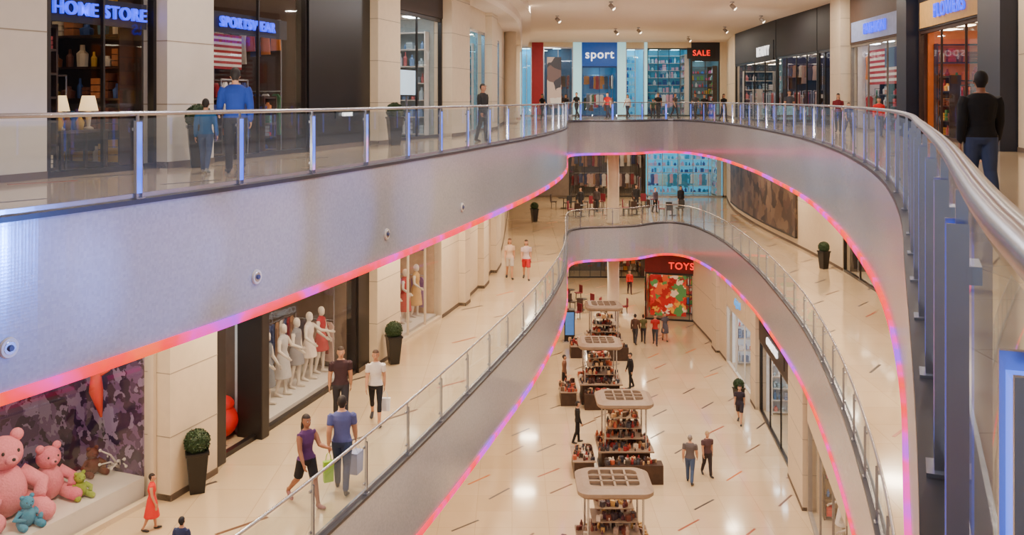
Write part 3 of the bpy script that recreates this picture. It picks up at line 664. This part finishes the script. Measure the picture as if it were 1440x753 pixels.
for nm,X,Y,hh,tp,bt in (('woman_in_maroon',12.7,36,1.55,(110,18,28),(40,40,50)),('man_in_grey_shirt',11.9,60,1.75,(80,80,88),(40,40,50)),('woman_in_black',12.6,55,1.65,(25,25,30),(30,30,40)),('man_in_red_jacket',6.4,62,1.78,(170,20,25),(35,35,45)),('woman_in_blue',12.2,33.5,1.2,(60,70,120),(60,50,60)),('man_in_black_shirt',9.8,62,1.76,(30,30,34),(50,50,60)),('woman_in_dark_coat',3.5,60,1.66,(40,36,44),(30,30,36)),('boy_in_green',9.3,61,1.35,(60,90,70),(50,50,70)),('woman_in_dark_coat',1.9,58,1.66,(30,26,34),(30,30,36)),('man_in_grey_shirt',13.2,44,1.75,(70,70,78),(40,40,50)),('man_in_black_shirt',4.4,63,1.8,(28,28,32),(36,36,44)),('woman_in_white',8.0,64,1.66,(200,200,205),(40,40,50)),('woman_in_black',12.9,62,1.66,(30,28,32),(30,30,40)),('man_in_grey_shirt',11.2,63.5,1.74,(70,60,60),(40,40,50))):
    figure(nm,X,Y,L2,hh,(random.uniform(-1,1),-.8),.25,tp,bt,sk,(35,26,22),vox=.015,female='woman' in nm,longhair='woman' in nm)
# L1
figure('man_in_dark_tshirt',-4.0,21.6,L1,1.84,(.25,-1),.3,(62,40,48),(46,46,56),sk,(60,45,35),bulk=1.02,aR=(-.2,.15,.3))
o,hs=figure('woman_in_white_top',-3.2,21.7,L1,1.74,(.1,-1),.3,(222,214,208),(22,20,26),sk,(70,48,35),legs='capri',female=True,longhair=False)
bag(hs[0],(225,225,230),.26,.3)
o,hs=figure('man_in_blue_shirt',-3.3,17.95,L1,1.86,(-.1,1),.26,(84,90,146),(46,60,92),sk,(36,28,26),legs='long',bulk=1.06)
bag(hs[1],(170,176,215),.3,.42,.18,1.3); bag(hs[0],(150,200,40),.2,.4,.1,.5)
figure('woman_in_purple_top',-3.85,17.3,L1,1.74,(.6,-.6),.36,(80,42,98),(20,18,26),sk2,(35,22,18),legs='short',female=True,longhair=True,shoe=(150,100,100),aL=(.5,.15,1.1),sleeve='none')
figure('woman_in_pale_top',-.1,39.2,L1,1.72,(.1,-1),.22,(215,185,160),(200,190,180),sk,(90,60,40),legs='short',female=True,longhair=True)
figure('woman_in_red_shorts',.6,39,L1,1.7,(0,-1),.28,(200,176,176),(190,22,32),sk,(60,40,30),legs='short',female=True,longhair=True)
figure('girl_in_red_dress',-6.35,16.3,L1,1.0,(1,.2),.15,(220,40,34),(220,40,34),sk,(40,28,24),dress=.42,female=True,sleeve='none',legs='bare')
figure('boy_in_dark_top',-5.2,14.55,L1,1.03,(.2,1),.2,(40,50,90),(40,40,60),sk,(20,20,30),sleeve='long')
for X,Y,tp in ((4.6,62,(40,40,46)),(5.7,62.2,(60,50,50)),(8.6,64,(30,30,36)),(9.6,62,(90,80,100)),(11.5,63,(30,30,40)),(7.4,66,(150,140,140))):
    figure('shopper_standing',X,Y,L1,1.7,(random.uniform(-1,1),-1),.1,tp,(40,38,44),sk,(30,24,22),vox=.017,sleeve='long')
# ground
figure('man_in_grey_tshirt',6.45,33.5,0,1.74,(.3,1),.2,(96,88,90),(66,84,118),sk,(140,130,125),bulk=1.1)
figure('woman_in_floral_top',7.2,34.1,0,1.66,(.2,-1),.2,(86,62,66),(52,44,48),sk,(170,140,100),female=True,bulk=1.1)
figure('woman_in_dark_dress',9.75,39.6,0,1.68,(-.4,-1),.3,(44,34,46),(44,36,46),sk,(25,22,22),legs='short',female=True,longhair=True)
figure('vendor_in_black',2.65,37.4,0,1.68,(1,.1),.12,(22,20,24),(22,20,24),sk,(25,20,20),sleeve='long')
figure('vendor_in_brown',2.5,44.2,0,1.68,(1,-.3),.12,(120,80,60),(40,34,34),sk,(25,20,20),sleeve='long',vox=.014)
figure('vendor_in_black',5.7,44.5,0,1.7,(-1,-.3),.12,(30,26,30),(22,20,24),sk,(25,20,20),sleeve='long',vox=.014)
figure('man_in_brown_jacket',7.0,52.5,0,1.72,(.4,1),.2,(84,56,44),(60,56,60),sk,(40,30,26),sleeve='long',vox=.014)
figure('woman_in_olive_top',7.5,52.8,0,1.62,(.2,1),.2,(90,86,50),(50,46,50),sk,(40,30,26),female=True,vox=.014)
figure('man_in_red_tshirt',8.1,52.3,0,1.75,(-.2,-1),.25,(170,30,34),(60,60,70),sk,(40,30,26),vox=.014)
figure('woman_in_grey_dress',8.8,53.2,0,1.64,(0,-1),.2,(84,80,90),(60,60,70),sk,(40,30,26),female=True,dress=.5,legs='bare',vox=.014)
figure('woman_in_red_coat',8.4,66,0,1.7,(0,-1),.2,(200,20,20),(60,30,40),sk,(40,30,26),sleeve='long',vox=.016)
mw=(210,198,182)
def mann(F,s,n,z,top,hem=.55,h=1.8,face=None,arm=None):
    p=fp(F,s,n,z); f=face or (-F[2].x,-F[2].y)
    figure('mannequin',p[0],p[1],z,h,f,.05,top,top,mw,mw,mw,sleeve='none',legs='bare',female=True,dress=hem,mannequin=True,vox=.014,aL=arm,aR=(.2,.35,.9))
for s,t,a in ((.28,(104,108,116),(.1,.2,.5)),(.44,(180,176,174),(.3,.5,1.0)),(.58,(128,124,128),(-.1,.3,.2)),(.72,(215,200,186),(.9,.3,.6)),(.86,(170,36,46),(.1,.2,.3))): mann(FB,LB*s,.75,L1+.15,t,hem=.45 if s<.5 else .6,arm=a)
for s,t in ((.2,(180,156,196)),(.42,(215,200,205)),(.62,(170,26,30)),(.84,(190,150,90))): mann(FC_,LC_*s,.7,L1+.15,t,hem=.4)
Fg,Lg=frame(GR,1190,1136,-1)
for s,t in ((.2,(220,80,40)),(.5,(200,30,40)),(.75,(235,225,215))): mann(Fg,Lg*s,.8,0,t)
def plush(p,col,s,name='plush_bear'):
    x,y,z=p; m=M('plush_%d_%d_%d'%col,C(*col),.95,bump=.6,scale=30); k=K(30,20,25); mb=MB()
    mb.ell((x,y,z+.42*s),(.34*s,.32*s,.42*s),m,20,14); mb.ell((x,y,z+1.0*s),(.28*s,.27*s,.26*s),m,20,14)
    dx,dy=.8,-.6
    for a in (-1,1):
        mb.ell((x+a*.2*s*.6,y+a*.2*s*.8,z+1.24*s),(.1*s,.1*s,.1*s),m,12,8)
        mb.tube([(x+a*.25*s*.6,y+a*.25*s*.8,z+.65*s),(x+a*.36*s+.1*s,y+a*.36*s-.1*s,z+.45*s),(x+.35*s+a*.2*s,y-.2*s+a*.2*s,z+.35*s)],[.13*s,.12*s,.1*s],m,12)
        mb.tube([(x+a*.2*s,y+a*.2*s,z+.2*s),(x+.3*s+a*.25*s,y-.25*s+a*.25*s,z+.17*s),(x+.5*s+a*.25*s,y-.38*s+a*.25*s,z+.17*s),(x+.54*s+a*.25*s,y-.41*s+a*.25*s,z+.2*s)],[.16*s,.16*s,.14*s,.06*s],m,14)
        mb.ell((x+dx*.24*s+a*.07*s,y+dy*.24*s+a*.09*s,z+1.07*s),(.025*s,.025*s,.03*s),k,8,6)
    mb.ell((x+dx*.25*s,y+dy*.25*s,z+.95*s),(.1*s,.1*s,.08*s),m,12,8); mb.ell((x+dx*.34*s,y+dy*.34*s,z+.98*s),(.03*s,.03*s,.025*s),k,8,6)
    mb.obj(name,True)
zp=L1+.45
def pA(px,n):
    r=(px-720)/1300; p=FA[0]+FA[2]*n; s=-(p.x-r*p.y)/(FA[1].x-r*FA[1].y); q=p+FA[1]*s; return (q.x,q.y,zp)
plush(pA(5,1.15),(220,124,140),1.1); plush(pA(68,1.05),(214,116,134),.75)
plush(pA(112,.6),(140,160,60),.35,'plush_toy'); plush(pA(38,.5),(50,130,165),.4,'plush_toy'); plush(pA(130,1.2),(100,50,40),.4,'plush_toy')
mb=MB(); q=Vector(pA(170,.9)); R=random.Random(5)
for i in range(30):
    a=R.uniform(0,6.28); l=R.uniform(.3,.65); d=Vector((math.cos(a)*.7,math.sin(a)*.7,R.uniform(.4,1.1))); m1=q+d*l*.5+Vector((0,0,.05)); e=q+d*l+Vector((0,0,-.08)); mb.tube([q,m1,e],[.022,.018,.012],WHITE,6); mb.ell(e,(.03,.03,.03),WHITE,8,6)
mb.obj('coral_sculpture',True)
mb=MB()
for px,zz,w,h,c in ((35,1.9,.8,1.0,(200,160,40)),(90,2.1,.5,.6,(190,140,60))):
    r=(px-720)/1300; p=FA[0]+FA[2]*2.9; s=-(p.x-r*p.y)/(FA[1].x-r*FA[1].y)
    mb.fbox(FA,s-w/2,s+w/2,2.85,2.95,L1+zz,L1+zz+h,K(*c)); mb.fbox(FA,s-w/2+.08,s+w/2-.08,2.83,2.85,L1+zz+.08,L1+zz+h-.08,K(225,195,130)); mb.fbox(FA,s-.12,s+.12,2.82,2.83,L1+zz+.2,L1+zz+h-.3,K(180,60,50))
mb.obj('picture_frame')
q=pA(135,1.0); mb=MB(); mb.tube([(q[0],q[1],L1+3.8),(q[0],q[1],L1+2.7)],[.01,.01],STEEL,6)
mb.ell((q[0],q[1],L1+2.55),(.1,.1,.14),K(200,50,40),12,8); mb.tube([(q[0],q[1],L1+2.45),(q[0],q[1],L1+2.1),(q[0]+.1,q[1],L1+1.6)],[.09,.13,.02],K(210,60,40),10)
for s_ in (-1,1): mb.tube([(q[0],q[1],L1+2.35),(q[0]+s_*.25,q[1],L1+2.5)],[.04,.03],K(210,60,40),8)
mb.obj('hanging_puppet',True)
# ---------- planters
def planter(x,y,z,h=1.22):
    pot=MB(); ph=h*.62; pm=K(22,20,22,.3)
    pot.box((x,y,z+ph/2),(.4,.4,ph),pm,.4,taper=.68); pot.box((x,y,z+ph+.02),(.44,.44,.06),pm,.4)
    e=empty('potted_topiary'); pot.obj('pot',parent=e,bevel=.01)
    lf=MB(); R=random.Random(int(x*100)); lm=M('boxwood_leaf',C(36,60,26),.6,var=.5,scale=40,bump=.5); r=h*.2; cz=z+ph+r*.85
    lf.ell((x,y,cz),(r*.93,r*.93,r*.93),lm,20,14)
    for i in range(900):
        u=R.uniform(-1,1); a=R.uniform(0,6.283); q_=math.sqrt(1-u*u); d=Vector((q_*math.cos(a),q_*math.sin(a),u)); p=Vector((x,y,cz))+d*r*R.uniform(.92,1.04)
        s1=Vector((R.uniform(-1,1),R.uniform(-1,1),R.uniform(-1,1))).normalized()*.022; s2=d.cross(s1).normalized()*.012+d*.012
        lf.add([p-s1,p+s2,p+s1,p-s2],[(0,1,2,3)],lm)
    lf.obj('topiary_ball',parent=e)
for a in ((-6.1,17.9,L1),(-3.4,26.6,L1),(14.0,41.5,L1),(10.3,42,0),(9.2,62,0),(1.4,57.5,L1),(-6.0,17.7,L2),(-3.35,26.4,L2)): planter(*a)
# ---------- kiosks
def rrect(cx,cy,hx,hy,r,n=5):
    out=[]
    for (sx,sy,a0) in ((1,1,0),(-1,1,90),(-1,-1,180),(1,-1,270)):
        for k in range(n+1):
            a=math.radians(a0+90*k/n); out.append((cx+sx*(hx-r)+r*math.cos(a),cy+sy*(hy-r)+r*math.sin(a)))
    return out
def kiosk(x,y,seed,pal,w=2.3,d=2.3):
    R=random.Random(seed); e=empty('retail_kiosk'); mb=MB()
    mb.box((x,y,.45),(w*.85,d*.8,.9),WOODB); mb.box((x,y,.93),(w*.98,d*.92,.06),TAUPE); mb.box((x,y,.05),(w*.88,d*.84,.1),DARK)
    for sx in (-1,1):
        for sy in (-1,1): mb.tube([(x+sx*w*.36,y+sy*d*.32,.9),(x+sx*w*.36,y+sy*d*.32,2.5)],[.035,.035],STEEL,8)
    for i,z in enumerate((1.3,1.65,2.0)): mb.box((x,y,z),(w*(.68-.08*i),d*(.56-.1*i),.03),TAUPE)
    mb.box((x,y,1.4),(.1,.1,1.1),DARK)
    mb.box((x-w*.74,y-d*.1,.3),(w*.35,d*.8,.6),WOODB); mb.box((x-w*.74,y-d*.1,.62),(w*.4,d*.86,.04),TAUPE)
    mb.box((x+w*.1,y-d*.66,.35),(w*1.0,d*.26,.7),WOODB); mb.obj('counter',parent=e,bevel=.01)
    gd=MB()
    def pile(cx,cy,hx,hy,z,n):
        for i in range(n):
            px,py=cx+R.uniform(-hx,hx),cy+R.uniform(-hy,hy); m=K(*R.choice(pal)); s=R.uniform(.05,.12)
            if R.random()<.5: gd.box((px,py,z+s*.8),(s*1.3,s*1.3,s*1.6),m,R.uniform(0,1.5))
            else: gd.tube([(px,py,z),(px,py,z+s),(px,py,z+s*1.4),(px,py,z+s*2)],[s*.5,s*.55,s*.3,s*.2],m,8)
    pile(x,y,w*.46,d*.43,.96,150)
    for i,z in enumerate((1.31,1.66,2.01)): pile(x,y,w*(.31-.04*i),d*(.25-.05*i),z,38)
    pile(x-w*.74,y-d*.1,w*.17,d*.38,.64,48); pile(x+w*.1,y-d*.66,w*.47,d*.1,.7,60)
    gd.obj('merchandise',parent=e)
    rf=MB(); zz=2.5; rings=[(rrect(x,y,w*.47,d*.44,.3),zz),(rrect(x,y,w*.5,d*.47,.34),zz+.06),(rrect(x,y,w*.5,d*.47,.34),zz+.16),(rrect(x,y,w*.42,d*.39,.28),zz+.26),(rrect(x,y,w*.33,d*.3,.2),zz+.26),(rrect(x,y,w*.33,d*.3,.2),zz+.05)]
    V=[];F=[];n=len(rings[0][0])
    for rg,z in rings: V+=[(a,b,z) for a,b in rg]
    for i in range(len(rings)-1):
        for k in range(n): F.append((i*n+k,i*n+(k+1)%n,(i+1)*n+(k+1)%n,(i+1)*n+k))
    for k in range(n): F.append(((len(rings)-1)*n+k,(len(rings)-1)*n+(k+1)%n,(k+1)%n,k))
    rf.add(V,F,TAUPE)
    rf.box((x,y,zz+.14),(w*.66,d*.6,.03),M('kiosk_mesh_panel',C(124,104,86),.6))
    for i in (-1,0,1): rf.box((x+i*w*.17,y,zz+.22),(.06,d*.6,.08),TAUPE)
    for i in (-.5,.5): rf.box((x,y+i*d*.2,zz+.22),(w*.66,.06,.08),TAUPE)
    rf.box((x,y,zz+.02),(w*.5,d*.4,.02),LKSK); rf.obj('canopy',parent=e)
pk=[(70,40,36),(140,36,36),(200,160,115),(100,72,52),(215,200,178),(56,56,66),(170,84,54),(60,50,46)]
kiosk(2.98,27.2,1,[(170,146,132),(110,56,46),(90,50,64),(220,206,190),(70,60,70),(190,150,90)],2.2,2.0); kiosk(4.2,34.8,2,pk,2.1,1.9); kiosk(4.05,42.8,3,pk,2.0,1.9); kiosk(5.0,50.5,4,pk,2.0,1.8)
def totem(x,y,z):
    mb=MB(); mb.box((x,y,z+.9),(.6,.12,1.8),DARK); mb.box((x,y-.065,z+1.05),(.5,.01,1.3),M('totem_screen',C(70,120,190),es=.5)); mb.box((x,y,z+.03),(.8,.4,.06),STEEL); mb.obj('information_totem',bevel=.01)
totem(3.3,53,0)
def cafe(x,y,z,R):
    e=empty('cafe_table_set'); mb=MB(); mb.tube([(x,y,z),(x,y,z+.03),(x,y,z+.04),(x,y,z+.7),(x,y,z+.71),(x,y,z+.74)],[.22,.22,.03,.03,.36,.36],DARK,16); mb.obj('table',parent=e)
    for k in range(3):
        a=k*2.1+R.uniform(0,1); cx,cy=x+.7*math.cos(a),y+.7*math.sin(a); c=MB(); m=K(*R.choice([(60,40,36),(120,30,50),(40,40,44)]))
        c.box((cx,cy,z+.45),(.42,.42,.05),m,a)
        for i in (-1,1):
            for j in (-1,1): c.tube([(cx+.17*i,cy+.17*j,z),(cx+.16*i,cy+.16*j,z+.44)],[.015,.018],DARK,6)
        c.box((cx+.2*math.cos(a),cy+.2*math.sin(a),z+.72),(.05,.4,.5),m,a); c.obj('chair_%d'%k,parent=e)
R=random.Random(4)
for X,Y,Z in ((4.5,60,L1),(6.8,60.5,L1),(8.2,61,L1),(5.8,64.4,L1),(10.5,60.5,L1),(9.5,66,L1),(3.6,64.5,L1),(3.6,58,0),(4.6,61,0),(6.6,60,0),(4,64,0)): cafe(X,Y,Z,R)
for X,Y in ((2.4,49),(6.5,58),(7.8,57),(12.4,65),(13,56.5),(13.2,49),(4.5,42),(10,42)):
    mb=MB(); mb.tube([(X,Y,TOP),(X,Y,TOP-.05)],[.1,.1],STEEL,14); mb.tube([(X,Y,TOP-.05),(X,Y,TOP-.18)],[.015,.015],STEEL,8)
    mb.tube([(X-.06,Y,TOP-.14),(X+.12,Y-.1,TOP-.34)],[.09,.1],K(150,140,130),14); mb.tube([(X+.12,Y-.1,TOP-.34),(X+.125,Y-.104,TOP-.345)],[.085,.085],LWARM,14); mb.obj('ceiling_spotlight',True)
# ---------- lights
WC=(1,.81,.58)
def area(x,y,z,size,e,col=WC,shape='DISK',name='downlight'):
    l=bpy.data.lights.new(name,'AREA'); l.shape=shape; l.size=size; l.energy=e; l.color=col
    o=bpy.data.objects.new(name,l); o.location=(x,y,z); bpy.context.scene.collection.objects.link(o); return o
def spot(p,tgt,e,ang,col=WC,r=.3,name='ceiling_downlight'):
    l=bpy.data.lights.new(name,'SPOT'); l.energy=e; l.spot_size=math.radians(ang); l.spot_blend=.8; l.color=col; l.shadow_soft_size=r
    o=bpy.data.objects.new(name,l); o.location=p; d=Vector(tgt)-Vector(p); o.rotation_euler=d.to_track_quat('-Z','Y').to_euler(); bpy.context.scene.collection.objects.link(o); return o
for (X,Y) in ((-8.2,10.5),(-6.2,14.8),(-4.7,18.5),(-3.5,22.5),(-2.3,27),(-1,32),(.1,37),(.9,43),(1.2,50)):
    area(X,Y,Z1-.03,1.0,195); area(X-.3,Y,ZG-.03,1.0,120)
for (X,Y) in ((9.4,17),(11,23),(12,29),(12.6,35),(12.9,41),(13,47),(12.8,53)): area(X,Y,Z1-.03,1.0,195)
for (X,Y) in ((5,60),(9,61),(5,67),(10,67)): area(X,Y,Z1-.03,1.2,220); area(X,Y-1.5,ZG-.03,1.2,220)
for (X,Y) in ((-7.5,11.5),(-5,17.5),(-3.2,23),(-1.6,29),(0,36),(1,44),(8.5,15),(11,23),(12,31),(12.8,39),(13,47),(3,60),(8,61),(13,62),(3,67.5),(8,67.5),(13,67.5)):
    area(X,Y,TOP-.03,.5,170,(1,.86,.7))
for (X,Y) in ((1,8),(0,13),(3,16),(1.5,21),(5,22),(3.5,27),(7,28),(4.5,33),(8,34),(5,39),(8.5,40),(5.5,45),(8.8,46),(6.5,51)):
    spot((X,Y,TOP-.05),(X,Y,0),2500,76,r=.6)
for (X,Y) in ((-1,9),(1,16),(3,23),(5,30),(6,38)): area(X,Y,TOP-.03,2.2,330,(.93,.94,1),name='added_fascia_fill')  # out-of-view area lights added over the void to brighten the fascias
for (X,Y,tx) in ((-1.2,25.5,1),(1.0,35,2),(2.0,43,2),(11.6,46,-2),(11.0,37,-2),(9.4,27,-2),(-4.5,14,2),(6,60,0)):
    spot((X,Y,L2+.15),(X+tx,Y+4,TOP),340,120,(1,.88,.76),.1,'added_ceiling_fill')  # upward fill added to brighten the ceiling, no fixture behind it
for (sx,sy,tx,ty,e) in ((4.2,10.4,-6.6,8.4,3200),(4.4,11.0,-5.5,10.2,4200),(4.7,11.8,-4.7,12.1,3900),(5.2,13.2,-3.9,14.3,3000),(5.8,15,-3.1,16.9,2000),(6.6,18,-2.2,20,1300)):
    spot((sx,sy,10.9),(tx,ty,11.75),e,19,(.08,.24,1),.06,'added_blue_wash')  # added blue spots without fixtures, they tint the left fascia
w=bpy.data.worlds.new('World'); bpy.context.scene.world=w; w.use_nodes=True; bg=w.node_tree.nodes['Background']; bg.inputs[0].default_value=(.8,.86,1,1); bg.inputs[1].default_value=.7
cam=bpy.data.cameras.new('camera'); co=bpy.data.objects.new('camera',cam); bpy.context.scene.collection.objects.link(co)
co.location=(0,0,CZ); co.rotation_euler=(math.pi/2,0,0); cam.sensor_width=36; cam.lens=32.5; cam.shift_y=-236.5/1440; cam.clip_start=.02; cam.clip_end=300
bpy.context.scene.camera=co
